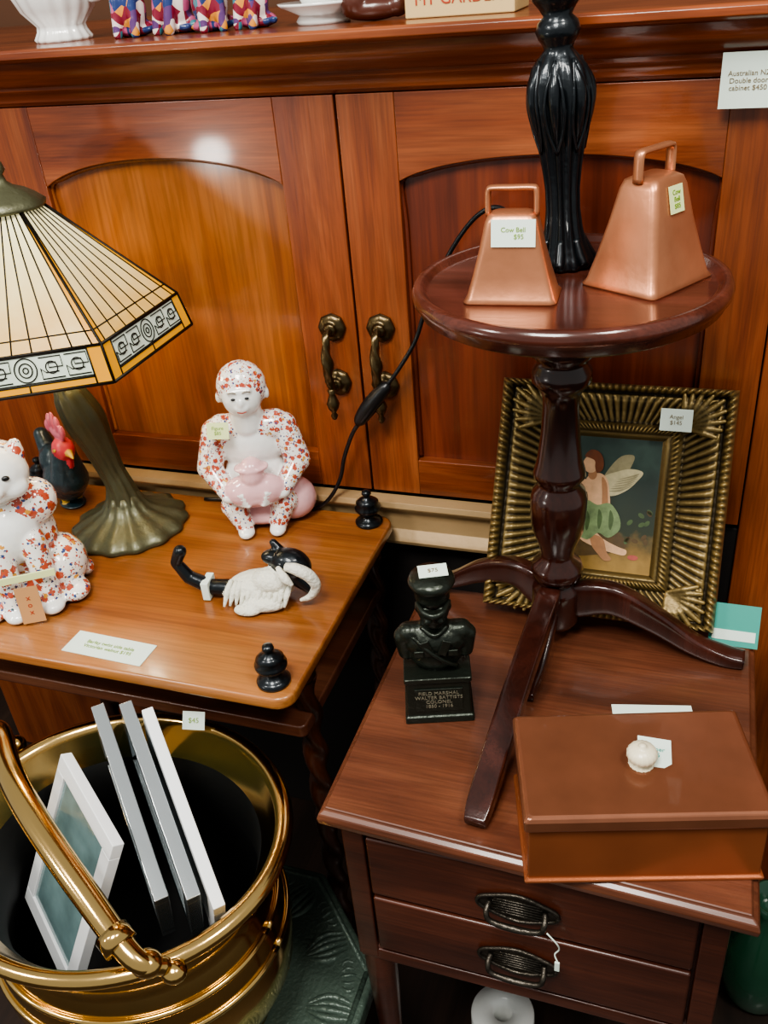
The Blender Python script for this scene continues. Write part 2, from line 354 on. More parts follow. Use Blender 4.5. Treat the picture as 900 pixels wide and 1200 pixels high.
cr8=G('wooden_crate_sign',(-.272,1.075,ZT),0)
bx('front',-.06,.06,-.01,.0,0,.045,M['crate'],cr8); bx('side_1',-.06,-.052,0,.07,0,.045,M['crate'],cr8); bx('side_2',.052,.06,0,.07,0,.045,M['crate'],cr8); bx('base',-.055,.055,0,.07,0,.005,M['crate'],cr8)
text('lettering','MY GARDEN',.017,(0,-.0105,.018),(90,0,0),M['inkr'],cr8)
# ------------------------------------------------------------------ side table
tb=G('barley_twist_side_table')
def rpoly(x0,x1,y0,y1,r,n=6):
    o=[]
    for (cx,cy,a0) in ((x1-r,y1-r,0),(x0+r,y1-r,90),(x0+r,y0+r,180),(x1-r,y0+r,270)):
        for k in range(n+1):
            a=math.radians(a0+90*k/n); o.append((cx+r*math.cos(a),cy+r*math.sin(a)))
    return o
extr('top',rpoly(-.99,-.380,.645,1.031,.022),'z',.693,.71,M['table'],tb,.004)
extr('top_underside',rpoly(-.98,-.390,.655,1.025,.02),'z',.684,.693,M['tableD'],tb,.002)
extr('shelf',rpoly(-.97,-.40,.705,1.02,.01),'z',.588,.607,M['chest'],tb,.003)
for i,(x,y) in enumerate(((-.410,.742),(-.412,1.0),(-.965,.742),(-.965,1.0))):
    lathe('leg_block_%d'%i,[(.018,.684),(.018,.672),(.013,.668),(.016,.66),(.012,.652)],M['tableD'],tb,(x,y,0),24)
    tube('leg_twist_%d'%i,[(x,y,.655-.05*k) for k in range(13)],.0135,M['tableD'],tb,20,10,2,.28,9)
    lathe('leg_foot_%d'%i,[(.01,.06),(.019,.05),(.019,.02),(.012,0)],M['tableD'],tb,(x,y,0),24)
    yy=.673 if i%2==0 else 1.009
    lathe('finial_%d'%i,[(0,.0),(.019,0),(.0195,.004),(.015,.007),(.009,.010),(.008,.014),(.014,.018),(.0185,.024),(.0185,.028),(.014,.033),(.016,.035),(.011,.039),(.005,.042),(.0045,.045),(.007,.048),(.006,.052),(0,.054)],M['black'],tb,(x,yy,.71),32)
card('price_card',.112,.038,(-.632,.680,.7106),(0,0,-2),M['card'],None,'Barley twist side table\nVictorian walnut $195',M['ink'],.2)
# ------------------------------------------------------------------ porcelain monkey
def monkey(name,loc,rz):
    g=G(name,loc,rz)
    Wm,I,Pk=0,1,2
    P=[('e',(.006,.004,.020),(.055,.036,.020),None,Pk),
       ('e',(.046,.004,.032),(.034,.032,.032),None,Pk),
       ('e',(0,.008,.070),(.046,.034,.05),None,Wm),('e',(0,.010,.125),(.046,.030,.045),None,Wm),
       ('c',(-.036,.006,.150),(.036,.006,.150),.021,.021,I),('c',(0,.002,.158),(0,-.002,.188),.023,.022,Wm),
       ('e',(0,.002,.211),(.034,.031,.036),None,I),('e',(0,-.013,.202),(.0265,.020,.028),None,Wm),
       ('e',(0,-.030,.193),(.010,.005,.007),None,Wm),('e',(0,-.033,.201),(.0038,.0045,.006),None,Wm),
       ('c',(-.012,-.028,.216),(.012,-.028,.216),.004,.004,Wm),
       ('e',(-.033,-.002,.200),(.003,.006,.008),None,Wm),('e',(.033,-.002,.200),(.003,.006,.008),None,Wm)]
    for s in (-1,1):
        P+=[('c',(s*.047,.006,.146),(s*.061,-.006,.098),.019,.0185,I),('c',(s*.061,-.006,.098),(s*.038,-.036,.070),.0175,.012,I),
            ('e',(s*.034,-.042,.068),(.013,.009,.009),None,Wm),
            ('c',(s*.028,.002,.038),(s*.036,-.024,.044),.022,.018,I),('c',(s*.036,-.024,.044),(s*.024,-.032,.014),.017,.013,I),
            ('e',(s*.022,-.040,.008),(.012,.015,.008),None,Wm)]
        for k in range(4): P.append(('c',(s*(.032-.003*k),-.047,.074-.005*k),(s*(.016-.002*k),-.057,.077-.006*k),.0038,.003,Wm))
    P+=[('e',(0,-.038,.074),(.043,.022,.026),None,Pk),('c',(0,-.040,.098),(0,-.040,.108),.018,.017,Pk),('e',(0,-.040,.111),(.025,.018,.0045),None,Pk)]
    blob('figure',P,[M['white'],M['imari'],M['pink']],g,.0022,3)
    for s in (-1,1):
        blob('eye_%d'%(s+1),[('e',(s*.009,-.0322,.2075),(.0032,.0018,.0018),None,0)],[M['rub']],g,.0006,1)
        tube('brow_%d'%(s+1),[(s*.004,-.0330,.2155),(s*.009,-.0330,.2175),(s*.0145,-.0305,.2155)],.0006,M['inkb'],g,6,4)
    tube('mouth',[(-.006,-.0340,.1895),(0,-.0352,.1885),(.006,-.0340,.1895)],.0007,M['inkr'],g,6,6)
    return g
mk=monkey('porcelain_monkey_figurine',(-.565,.985,.71),22)
card('label',.030,.022,(-.036,-.034,.166),(70,0,-10),M['cardy'],mk,'Figure\n$85',M['ink'],.3)
pc=G('porcelain_cat_figurine',(-.797,.757,.71),40)
P=[('e',(0,.006,.018),(.066,.052,.020),None,1),('e',(.044,.006,.036),(.034,.044,.036),None,1),('e',(-.044,.006,.036),(.034,.044,.036),None,1),('e',(0,.012,.085),(.052,.042,.062),None,1),('e',(0,-.016,.105),(.034,.026,.044),None,0),
   ('c',(-.034,0,.135),(.034,0,.135),.030,.030,1),('e',(0,-.012,.186),(.043,.037,.036),None,0),('e',(0,.0,.202),(.038,.034,.022),None,1),('e',(-.020,-.032,.174),(.018,.014,.014),None,0),('e',(.020,-.032,.174),(.018,.014,.014),None,0),
   ('e',(0,-.048,.178),(.010,.008,.008),None,0),('e',(0,-.056,.182),(.004,.003,.003),None,2),('c',(-.030,-.006,.204),(-.034,-.004,.216),.013,.008,1),('c',(.030,-.006,.204),(.034,-.004,.216),.013,.008,1),
   ('c',(-.020,-.028,.095),(-.022,-.046,.014),.017,.014,1),('c',(.020,-.028,.095),(.022,-.046,.014),.017,.014,1),('e',(-.022,-.054,.010),(.016,.018,.010),None,0),('e',(.022,-.054,.010),(.016,.018,.010),None,0),
   ('e',(.052,-.034,.012),(.020,.024,.013),None,1),('e',(-.052,-.034,.012),(.020,.024,.013),None,1),('c',(.05,.04,.014),(.07,.01,.014),.014,.012,1)]
blob('figure',P,[M['white'],M['imari2'],M['pink']],pc,.0025,3)
for s in (-1,1): blob('eye_%d'%(s+1),[('e',(s*.016,-.0455,.194),(.005,.003,.0035),None,0)],[M['rub']],pc,.001,1)
box('ribbon',(.075,.002,.010),(.0,-.064,.066),M['cardy'],pc,.0005,(0,4,0))
card('label',.028,.050,(-.002,-.073,.031),(82,0,-10),M['labelb'],pc,'x\no\nx',M['inkr'],.2)
# ------------------------------------------------------------------ rooster
ro=G('rooster_figurine',(-.885,.972,.71),-30); ro.scale=(.9,.9,.86)
blob('bird',[('e',(-.005,0,.05),(.045,.034,.04),None,0),('e',(-.03,0,.075),(.03,.025,.035),None,0),('c',(.02,0,.06),(.024,0,.115),.031,.019,0),
  ('e',(.030,0,.122),(.021,.018,.022),None,1),('c',(.046,0,.122),(.064,0,.115),.007,.002,3),
  ('e',(.040,0,.098),(.008,.007,.016),None,1),('e',(.022,0,.148),(.026,.006,.010),None,2),('e',(.046,0,.158),(.006,.005,.013),None,2),('e',(.034,0,.167),(.006,.005,.018),None,2),('e',(.018,0,.170),(.006,.005,.018),None,2),('e',(.003,0,.165),(.006,.005,.016),None,2),('e',(-.010,0,.153),(.007,.005,.012),None,2),
  ('c',(-.04,0,.08),(-.06,0,.12),.018,.012,0),('c',(-.06,0,.12),(-.075,0,.09),.012,.008,0),
  ('c',(0,-.012,.02),(0,-.012,.004),.006,.006,3),('c',(0,.012,.02),(0,.012,.004),.006,.006,3),('e',(0,0,.004),(.028,.022,.004),None,0)],[M['roost'],M['red'],M['rpink'],M['yel']],ro,.002,2)
blob('eye',[('e',(.036,-.0165,.127),.0032,None,0)],[M['yel']],ro,.0006,1)
# ------------------------------------------------------------------ animal figurine
an=G('animal_figurine',(-.497,.812,.71),8)
blob('body',[('e',(.010,0,.02),(.044,.026,.020),(0,0,8),1),('e',(.018,-.022,.011),(.030,.016,.011),None,1),('e',(-.024,.0,.012),(.022,.016,.012),None,1),('e',(.028,-.006,.034),(.026,.02,.016),None,1),('e',(.0,-.034,.007),(.018,.010,.007),None,1),
   ('c',(-.02,0,.014),(-.058,.0,.014),.012,.0105,0),('c',(-.058,0,.014),(-.086,.0,.028),.0105,.009,0),('c',(-.086,0,.028),(-.099,0,.050),.009,.0075,0),('c',(-.099,0,.050),(-.090,0,.068),.0075,.0085,0),
   ('e',(.052,.006,.050),(.026,.020,.021),(0,25,0),0),('c',(.056,.004,.04),(.078,-.004,.024),.016,.010,0),('c',(.040,.014,.060),(.028,.018,.074),.007,.005,0),('e',(.030,.010,.058),(.018,.012,.010),None,0)],[M['black'],M['cream']],an,.0018,2)
tube('horn',[(.052,-.016,.062),(.066,-.020,.062),(.080,-.018,.052),(.086,-.014,.034),(.078,-.014,.018),(.064,-.016,.012)],[.005,.007,.0075,.0065,.005,.002],M['cream'],an,12,8,10,.06)
tube('ear',[(.040,-.012,.058),(.050,-.022,.050),(.060,-.024,.040)],[.003,.006,.002],M['cream'],an)
box('band_label',(.010,.026,.026),(-.062,0,.0145),M['card'],an,.001)
for k in range(12):
    tube('feather_%d'%k,[(-.024+.007*k,-.010-.001*(k%3),.034),(-.027+.007*k,-.022,.026-.002*(k%2)),(-.030+.007*k,-.034+.002*(k%3),.010)],[.0025,.004,.0015],M['cream'],an,8,5)
# ------------------------------------------------------------------ stained glass lamp
lp=G('stained_glass_table_lamp',(-.757,.932,.71))
lathe('base',[(0,0),(.080,0,.02),(.083,.004,.03),(.081,.009,.04),(.066,.018,.05),(.048,.026,.05),(.034,.034,.04),(.026,.046,.03),(.022,.056,0),(0,.058)],M['lampbr'],lp,(0,0,0),96,14,.03)
cx,cy=-.038,-.021
tube('stem',[(0,0,.04),(.0,-.002,.07),(-.006,-.004,.10),(-.012,-.008,.14),(-.02,-.012,.18),(-.028,-.016,.215),(-.034,-.019,.24),(cx,cy,.30)],[.026,.019,.0175,.021,.0265,.022,.012,.010],M['lampbr'],lp,40,8,9,.09,.6)
lc=(cx,cy)
def hp(k,r,z):
    a=math.radians(30+60*k); return Vector((lc[0]+r*math.cos(a),lc[1]+r*math.sin(a),z))
rt,zt=.036,.468; rm,zm=.176,.332; rb,zb=.187,.288
def quad(nm,a,b,c,d,mat): return obj(nm,[a,b,c,d],[(0,1,2,3)],mat,lp,False)
for k in range(6):
    A,B=hp(k,rt,zt),hp(k+1,rt,zt); C,D=hp(k,rm,zm),hp(k+1,rm,zm); E,F=hp(k,rb,zb),hp(k+1,rb,zb)
    n=7
    S_=[0,.055]+[.055+.89*i/n for i in range(1,n)]+[.945,1]
    for i in range(len(S_)-1):
        s0,s1=S_[i],S_[i+1]; am=(i in(0,len(S_)-2))
        quad('glass_%d_%d'%(k,i),A.lerp(B,s0),A.lerp(B,s1),C.lerp(D,s1),C.lerp(D,s0),M['gamber'] if am else M['gcream'])
    for s in S_[1:-1]:
        tube('came_%d_%d'%(k,int(s*100)),[A.lerp(B,s),C.lerp(D,s)],.0010,M['lead'],lp,6,1)
    tube('ridge_%d'%k,[A,C,E],.0018,M['lead'],lp,8,1)
    tube('came_top_%d'%k,[A,B],.002,M['lead'],lp,6,1); tube('came_mid_%d'%k,[C,D],.0020,M['lead'],lp,6,1)
    tube('came_row_%d'%k,[A.lerp(C,.9),B.lerp(D,.9)],.0010,M['lead'],lp,6,1)
    def S(s,t): return C.lerp(D,s).lerp(E.lerp(F,s),t)
    quad('skirt_corner_a_%d'%k,S(0,0),S(.1,0),S(.1,1),S(0,1),M['gamber']); quad('skirt_corner_b_%d'%k,S(.9,0),S(1,0),S(1,1),S(.9,1),M['gamber'])
    quad('skirt_band_%d'%k,S(.1,0),S(.9,0),S(.9,.78),S(.1,.78),M['gwhite']); quad('skirt_strip_%d'%k,S(.1,.78),S(.9,.78),S(.9,1),S(.1,1),M['gamber'])
    for nm,p,q in (('a',S(.1,0),S(.1,1)),('b',S(.9,0),S(.9,1)),('c',S(.1,.78),S(.9,.78)),('d',S(.5,.78),S(.5,1))): tube('skirt_came_%s%d'%(nm,k),[p,q],.0011,M['lead'],lp,6,1)
    tube('rim_%d'%k,[E,F],.0020,M['lead'],lp,8,1)
    nrm=((D-C).cross(E-C)).normalized()
    if nrm.dot(C-Vector((lc[0],lc[1],zm)))<0: nrm=-nrm
    def SP(s,t): return S(.1+.8*s,.78*t)+nrm*.0008
    for i in range(5):
        c0=.1+.2*i
        if i==2:
            for rr in (.085,.05,.02): tube('scroll_%d_%d_%d'%(k,i,int(rr*1000)),[SP(c0+rr*math.cos(t*PI/8),.5+rr*4.6*math.sin(t*PI/8)) for t in range(17)],.0008,M['lead'],lp,5,2)
        else:
            tube('scroll_%d_%d'%(k,i),[SP(c0+x,y) for x,y in ((-.085,.15),(.085,.15),(.085,.5),(-.02,.5),(-.02,.35),(.04,.35))],.0008,M['lead'],lp,5,1)
            tube('scrollb_%d_%d'%(k,i),[SP(c0+x,y) for x,y in ((.085,.85),(-.085,.85),(-.085,.5),(-.05,.65),(.05,.65))],.0008,M['lead'],lp,5,1)
            tube('scrollc_%d_%d'%(k,i),[SP(c0+.045*math.cos(t*PI/6),.5+.2*math.sin(t*PI/6)) for t in range(13)],.0007,M['lead'],lp,5,2)
    tube('border_%d'%k,[SP(0,.06),SP(1,.06)],.0008,M['lead'],lp,5,1); tube('borderb_%d'%k,[SP(0,.94),SP(1,.94)],.0008,M['lead'],lp,5,1)
lathe('cap',[(.046,.462),(.047,.466),(.038,.474),(.026,.482),(.014,.487),(.008,.492),(.006,.5),(.010,.505),(.008,.513),(.003,.52),(0,.521)],M['lampbr'],lp,(lc[0],lc[1],0),36,6,.03)
blob('bulb',[('e',(lc[0],lc[1],.36),.026,None,0),('c',(lc[0],lc[1],.33),(lc[0],lc[1],.31),.014,.013,0)],[plain('bulb_glow','#fff2d0',.5,emis='#ffe6b0',es=4)],lp,.004,2)
tube('socket_ring',[(lc[0],lc[1],.36),(lc[0],lc[1],.47)],.004,M['lampbr'],lp,8,1)
blob('pull_knob',[('c',(-.07,-.035,.006),(-.056,-.04,.006),.006,.007,0),('c',(-.056,-.04,.006),(-.04,-.04,.012),.002,.002,0)],[M['rub']],lp,.0015,1)
# ------------------------------------------------------------------ chest of drawers
ch=G('bedside_chest')
cx0,cx1,cy0,cy1=-.313,.104,.538,.935
def ring(o,z): return [(cx0-o,cy0-o+.008,z),(cx1+o,cy0-o-.008,z),(cx1+o,cy1+o*.2,z),(cx0-o,cy1+o*.2,z)]
o=loft('top',[ring(-.012,.640),ring(-.006,.643),ring(-.004,.648),ring(0,.651),ring(.001,.658),ring(-.001,.664),ring(-.006,.667),ring(-.007,.67)],M['chest'],ch,False); bev(o,.0008,1,20)
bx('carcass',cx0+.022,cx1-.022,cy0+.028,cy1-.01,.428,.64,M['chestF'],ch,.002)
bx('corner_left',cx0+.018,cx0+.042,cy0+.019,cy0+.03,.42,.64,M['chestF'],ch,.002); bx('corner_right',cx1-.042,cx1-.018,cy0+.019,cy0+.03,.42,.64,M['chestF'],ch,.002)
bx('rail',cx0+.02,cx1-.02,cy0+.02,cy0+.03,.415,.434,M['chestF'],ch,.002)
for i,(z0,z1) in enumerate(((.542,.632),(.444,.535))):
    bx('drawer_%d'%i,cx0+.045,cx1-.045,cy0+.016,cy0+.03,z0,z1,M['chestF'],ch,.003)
    zc=(z0+z1)/2+(-.006 if i==0 else .002); xc=-.110; yf=cy0+.0155
    pl=[]; 
    for k in range(40): a=2*PI*k/40; pl.append((xc+.041*math.cos(a),zc+.018*math.sin(a)*(1+.1*math.cos(4*a))))
    extr('plate_%d'%i,pl,'y',yf-.003,yf,M['pewter'],ch,.001)
    tube('plate_rim_%d'%i,[(p[0],yf-.003,p[1]) for p in pl[::2]]+[(pl[0][0],yf-.003,pl[0][1])],.0022,M['pewter'],ch,8,3)
    for k in range(6): tube('plate_rib_%d_%d'%(i,k),[(xc-.028+abs(k-2.5)*.002,yf-.0035,zc-.010+.004*k),(xc+.028-abs(k-2.5)*.002,yf-.0035,zc-.010+.004*k)],.0011,M['pewter'],ch,6,1)
    tube('bail_%d'%i,[(xc-.028,yf-.004,zc+.004),(xc-.029,yf-.014,zc+.0),(xc-.024,yf-.017,zc-.009),(xc,yf-.017,zc-.013),(xc+.024,yf-.017,zc-.009),(xc+.029,yf-.014,zc),(xc+.028,yf-.004,zc+.004)],[.003,.003,.003,.0038,.003,.003,.003],M['pewter'],ch,10,6)
tube('string',[(-.078,cy0-.002,.575),(-.068,cy0-.004,.565),(-.066,cy0,.55),(-.070,cy0,.54),(-.066,cy0-.002,.53)],.0008,M['card'],ch,6,6)
box('string_tag',(.005,.002,.014),(-.067,cy0-.003,.526),M['card'],ch,.0005)
for i,(x,y) in enumerate(((cx0+.035,cy0+.04),(cx1-.035,cy0+.04),(cx0+.035,cy1-.035),(cx1-.035,cy1-.035))):
    tube('leg_%d'%i,[(x,y,.44),(x,y,.36),(x,y,.2),(x,y,.05),(x,y,0)],[.02,.019,.013,.011,.014],M['chestF'],ch,16,6)
# ------------------------------------------------------------------ wine table
wt=G('tripod_wine_table',(-.122,.872,.67))
lathe('top',[(0,.44),(.136,.44),(.1385,.441),(.141,.446),(.145,.448),(.150,.446),(.1525,.440),(.1515,.434),(.147,.430),(.146,.424),(.138,.419),(.10,.416),(.03,.414),(0,.414)],M['wineT'],wt,(0,0,0),96)
pr=[(0,.42),(.05,.418),(.05,.412),(.034,.405),(.030,.392),(.028,.386),(.033,.380),(.033,.368),(.026,.362),(.027,.356),(.031,.350),(.031,.338),(.024,.330),(.020,.322),(.019,.31),(.0205,.28),(.0245,.245),(.028,.232),(.029,.226),(.024,.219),(.0235,.213),(.029,.206),(.0315,.195),(.0315,.175),(.029,.155),(.023,.138),(.019,.125),(.019,.116),(.028,.108),(.0305,.100),(.0285,.092),(.022,.088),(.022,.082),(.027,.076),(.0285,.07),(.0285,.03),(.024,.022),(.01,.018),(0,.018)]
lathe('column',pr,M['wine'],wt,(-.004,0,0),48)
def leg(nm,path,ws,hs,par,mat,e=.42):
    P=cr(path,8); W=[q[0] for q in cr([(w,0,0) for w in ws],8)]; H=[q[0] for q in cr([(w,0,0) for w in hs],8)]; rings=[]
    for i,p in enumerate(P):
        t=(P[min(i+1,len(P)-1)]-P[max(i-1,0)]).normalized(); s=t.cross(Vector((0,0,1))).normalized(); n=s.cross(t)
        rg=[]
        for k in range(24):
            a=2*PI*k/24+PI/24; ca,sa=math.cos(a),math.sin(a)
            rg.append(p+s*(W[i]*math.copysign(abs(ca)**e,ca))+n*(H[i]*math.copysign(abs(sa)**e,sa)))
        rings.append(rg)
    return loft(nm,rings,mat,par)
leg('leg_right',[(.015,0,.058),(.06,-.001,.066),(.11,-.003,.045),(.155,-.006,.020),(.19,-.008,.010),(.212,-.009,.0085)],[.011,.011,.011,.011,.013,.012],[.024,.020,.015,.011,.009,.007],wt,M['wine'])
leg('leg_left',[(-.018,.006,.058),(-.055,.02,.072),(-.10,.038,.055),(-.14,.05,.028),(-.168,.058,.012),(-.185,.062,.0085)],[.011,.011,.011,.010,.012,.011],[.024,.018,.014,.010,.008,.006],wt,M['wine'])
leg('leg_front',[(-.004,-.014,.044),(-.006,-.04,.038),(-.010,-.08,.018),(-.014,-.105,.010),(-.016,-.125,.0068)],[.008,.008,.008,.008,.008],[.014,.010,.008,.007,.0055],wt,M['wine'])
sl=G('wooden_slat',(0,0,.67))
leg('slat',[(-.129,.848,.0795),(-.130,.836,.0795),(-.134,.79,.0725),(-.141,.72,.055),(-.147,.65,.035),(-.152,.585,.0165),(-.1535,.563,.0105)],[.0120,.0130,.0132,.0132,.0132,.0130,.0105],[.0075,.0088,.009,.009,.009,.0085,.0062],sl,M['wine'],.22)
# cow bells
def bell(name,loc,rz,w,d,w2,d2,h,ctxt,cw,hh,ha):
    g=G(name,loc,rz)
    R=[]
    for t,ex in ((0,.002),(.02,.003),(.06,.001),(.3,0),(.6,-.0005),(.9,0),(.97,-.0015),(1,-.006)):
        R.append(rrect(w+(w2-w)*t+2*ex,d+(d2-d)*t+2*ex,.007 if t<.95 else .006,h*t))
    loft('body',R,M['copper'],g)
    a=w2*.5
    tube('handle',[(-a,0,h-.004),(-a,0,h+hh*.5),(-a*.97,0,h+hh*.9),(-a*.8,0,h+hh),(0,0,h+hh),(a*.8,0,h+hh),(a*.97,0,h+hh*.9),(a,0,h+hh*.5),(a,0,h-.004)],.0028,M['copper'],g,8,4,sq=(0,1,0))
    sl=math.degrees(math.atan2((d-d2)/2,h))
    tt=.80; yy=-(d+(d2-d)*tt)/2-.0012
    card('label',cw,ha,(cw*.08,yy,h*tt),(90-sl,0,0),M['cardy'] if cw<.03 else M['card'],g,ctxt,M['ink'],.25)
    return g
bell('copper_cowbell',(-.168,.829,1.110),3,.082,.048,.044,.028,.080,'Cow Bell\n      $95',.040,.020,.024)
bell('copper_cowbell',(-.050,.886,1.110),58.5,.090,.080,.048,.038,.098,'Cow\nBell\n$85',.020,.022,.024)
bl=G('black_table_lamp',(-.134,.926,1.110),0,0,-3)
lathe('base_and_stem',[(0,0),(.027,0,.05),(.029,.004,.06),(.026,.010,.06),(.021,.022,.07),(.0175,.038,.09),(.0155,.056,.10),(.0155,.075,.10),(.0175,.095,.10),(.021,.118,.10),(.0255,.140,.09),(.0285,.158,.07),(.0285,.170,.06),(.0245,.184,.05),(.018,.193,.02),(.013,.199,0),(.0145,.203,0),(.018,.208,0),(.0205,.214,0),(.018,.221,0),(.013,.226,0),(.0165,.232,0),(.0225,.239,0),(.0235,.246,0),(.019,.253,0),(.014,.26,.05),(.014,.30,.05),(.018,.32,0),(.012,.33,0),(0,.333)],M['black'],bl,(0,0,.001),120,12,.05)
for k in range(7):
    a=2*PI*k/7+.2; ca,sa=math.cos(a),math.sin(a); cb_,sb_=math.cos(a+.28),math.sin(a+.28); cc_,sc_=math.cos(a-.28),math.sin(a-.28)
    tube('leaf_%d'%k,[(ca*.0215,sa*.0215,.118),(ca*.0265,sa*.0265,.145),(ca*.0275,sa*.0275,.168),(ca*.019,sa*.019,.190)],[.001,.0045,.0055,.002],M['black'],bl,10,6)
    tube('leaf_edge_%d'%k,[(ca*.0215,sa*.0215,.112),(cb_*.0265,sb_*.0265,.135),(cb_*.0300,sb_*.0300,.162),(ca*.020,sa*.020,.192)],.0016,M['black'],bl,8,6)
    tube('leaf_edge_b_%d'%k,[(ca*.0215,sa*.0215,.112),(cc_*.0265,sc_*.0265,.135),(cc_*.0300,sc_*.0300,.162),(ca*.020,sa*.020,.192)],.0016,M['black'],bl,8,6)
    tube('foot_petal_%d'%k,[(ca*.018,sa*.018,.03),(ca*.024,sa*.024,.014),(ca*.030,sa*.030,.006)],[.003,.005,.004],M['black'],bl,10,5)
lathe('socket',[(.012,.33),(.014,.335),(.014,.37),(.010,.375),(0,.376)],M['brassO'],bl,(0,0,0),24)
cb=G('lamp_cable',(0,0,0))
tube('cord',[(-.150,.955,1.1135),(-.19,1.0,1.125),(-.222,1.028,1.142),(-.25,1.034,1.132),(-.280,1.036,1.096),(-.305,1.036,1.05),(-.321,1.036,1.012),(-.335,1.034,.975),(-.358,1.028,.938),(-.378,1.026,.912)],.0028,M['rub'],cb,10,8)
tube('switch',[(-.372,1.026,.920),(-.378,1.026,.912),(-.40,1.026,.886),(-.416,1.026,.864),(-.421,1.026,.856)],[.004,.009,.0115,.009,.004],M['rub'],cb,14,6)
tube('cord_lower',[(-.419,1.026,.858),(-.432,1.028,.838),(-.448,1.03,.80),(-.458,1.03,.765),(-.475,1.024,.735),(-.50,1.023,.7145),(-.53,1.026,.7135),(-.60,1.027,.7135),(-.68,1.018,.7135)],.0028,M['rub'],cb,10,8)
# ------------------------------------------------------------------ gilt framed picture
th=30.3
pf=G('gilt_framed_picture',(-.083,.902,.681),0,-th)
W2,H=.139,.286; ow=(.088,.066)
oc=[(-W2,0),(W2,0),(W2,H),(-W2,H)]; icx=.006
ic=[(-W2+ow[0]+icx,ow[1]-.008),(W2-ow[0]+.008,ow[1]-.008),(W2-ow[0]+.008,H-ow[1]),(-W2+ow[0]+icx,H-ow[1])]
def hbase(u):
    pts=[(0,.004),(.02,.018),(.06,.026),(.11,.027),(.15,.020),(.18,.016),(.22,.020),(.32,.019),(.5,.012),(.68,.008),(.74,.010),(.78,.014),(.84,.014),(.88,.009),(.93,.008),(.97,.004),(1,.002)]
    for (a,b),(c,d) in zip(pts,pts[1:]):
        if a<=u<=c: return b+(d-b)*(u-a)/(c-a)
    return .002
v=[];f=[];NS,NU=200,44
for s in range(4):
    A,B=Vector(oc[s]),Vector(oc[(s+1)%4]); a,b=Vector(ic[s]),Vector(ic[(s+1)%4]); b0=len(v)
    nr=24
    for i in range(NS+1):
        t=i/NS
        for j2 in range(NU+1):
            u=j2/NU; p=A.lerp(a,u).lerp(B.lerp(b,u),t); h=hbase(u)
            if .2<u<.72: h+=.0042*abs(math.cos(PI*nr*t))*math.sin(PI*(u-.2)/.52)**.5-.002
            if .03<u<.14: h+=.0022*math.cos(2*PI*34*t)
            if .76<u<.86: h+=.0014*math.cos(2*PI*30*t)
            v.append((p.x,-h,p.y))
    for i in range(NS):
        for j2 in range(NU):
            q=b0+i*(NU+1)+j2; f.append((q,q+1,q+NU+2,q+NU+1))
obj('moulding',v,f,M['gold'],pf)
bx('backing',-W2+.001,W2-.001,0,.008,.001,H-.001,M['tableD'],pf,.001)
for s,(c,i2) in enumerate(zip(oc,ic)):
    c=Vector((c[0],0,c[1])); i2=Vector((i2[0],0,i2[1])); dr=(c-i2); L0=dr.length; dn=dr.normalized(); pn=Vector((-dn.z,0,dn.x))
    P=[]
    for k in range(-4,5):
        ang=k*.24; dd=dn*math.cos(ang)+pn*math.sin(ang); st=i2+dn*L0*.28
        e=st+dd*L0*(.50-.035*abs(k)); md=st.lerp(e,.6)
        P.append(('c',tuple(st+Vector((0,-.012,0))),tuple(md+Vector((0,-.0195,0))),.0022,.0042,0)); P.append(('c',tuple(md+Vector((0,-.0195,0))),tuple(e+Vector((0,-.020,0))),.0042,.0026,0))
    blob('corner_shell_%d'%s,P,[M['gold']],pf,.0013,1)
m,N,L,B=newmat('painting_ground'); tc=N.new('ShaderNodeTexCoord'); sp=N.new('ShaderNodeSeparateXYZ'); L.new(tc.outputs['Object'],sp.inputs[0])
nz=N.new('ShaderNodeTexNoise'); nz.inputs['Scale'].default_value=45; nz.inputs['Detail'].default_value=5; L.new(tc.outputs['Object'],nz.inputs['Vector'])
ma=N.new('ShaderNodeMath'); ma.operation='MULTIPLY_ADD'; ma.inputs[1].default_value=.07; L.new(nz.outputs['Fac'],ma.inputs[0]); L.new(sp.outputs['Z'],ma.inputs[2])
rp=N.new('ShaderNodeValToRGB'); e=rp.color_ramp.elements; e[0].position=.095; e[0].color=lin('#9a7a40'); e[1].position=.27; e[1].color=lin('#1e2c28')
x=e.new(.12); x.color=lin('#7a6030'); x=e.new(.14); x.color=lin('#2c3420'); x=e.new(.2); x.color=lin('#203028'); x=e.new(.235); x.color=lin('#34463e')
L.new(ma.outputs[0],rp.inputs[0]); L.new(rp.outputs[0],B.inputs['Base Color']); B.inputs['Roughness'].default_value=.35
wp=ic[1][0]-ic[0][0]; z0p=ic[0][1]; hpn=ic[2][1]-ic[0][1]
bx('canvas',ic[0][0]-.003,ic[1][0]+.003,-.0022,0,z0p-.003,z0p+hpn+.003,m,pf,0)
def pt(n,c,v=.3): return plain(n,c,.4,var=v,vscale=130)
skin=pt('paint_skin','#d4a880',.25); skinS=pt('paint_skin_shade','#a5754f',.3); robe=pt('paint_robe','#72865a',.6); robeS=pt('paint_robe_shade','#465a32',.5); wing=pt('paint_wing','#8a8262',.4); wingL=pt('paint_wing_light','#b8ae88',.35); hair=pt('paint_hair','#6e3a1c',.5); rk=pt('paint_rock','#54401f',.5); pnk=pt('paint_pink','#a54e44',.3)
def flat(nm,pts,mt,lay,sm=True):
    pp=[(p[0],p[1],0) for p in pts]
    if sm:
        q=cr(pp[-1:]+pp+pp[:1]+pp[1:2],4); q=q[4:4+4*len(pp)]
    else: q=pp
    vv=[(ic[0][0]+p[0]*wp,-.0024-.00015*lay,z0p+p[1]*hpn) for p in q]; obj(nm,vv,[tuple(range(len(vv)))],mt,pf,False)
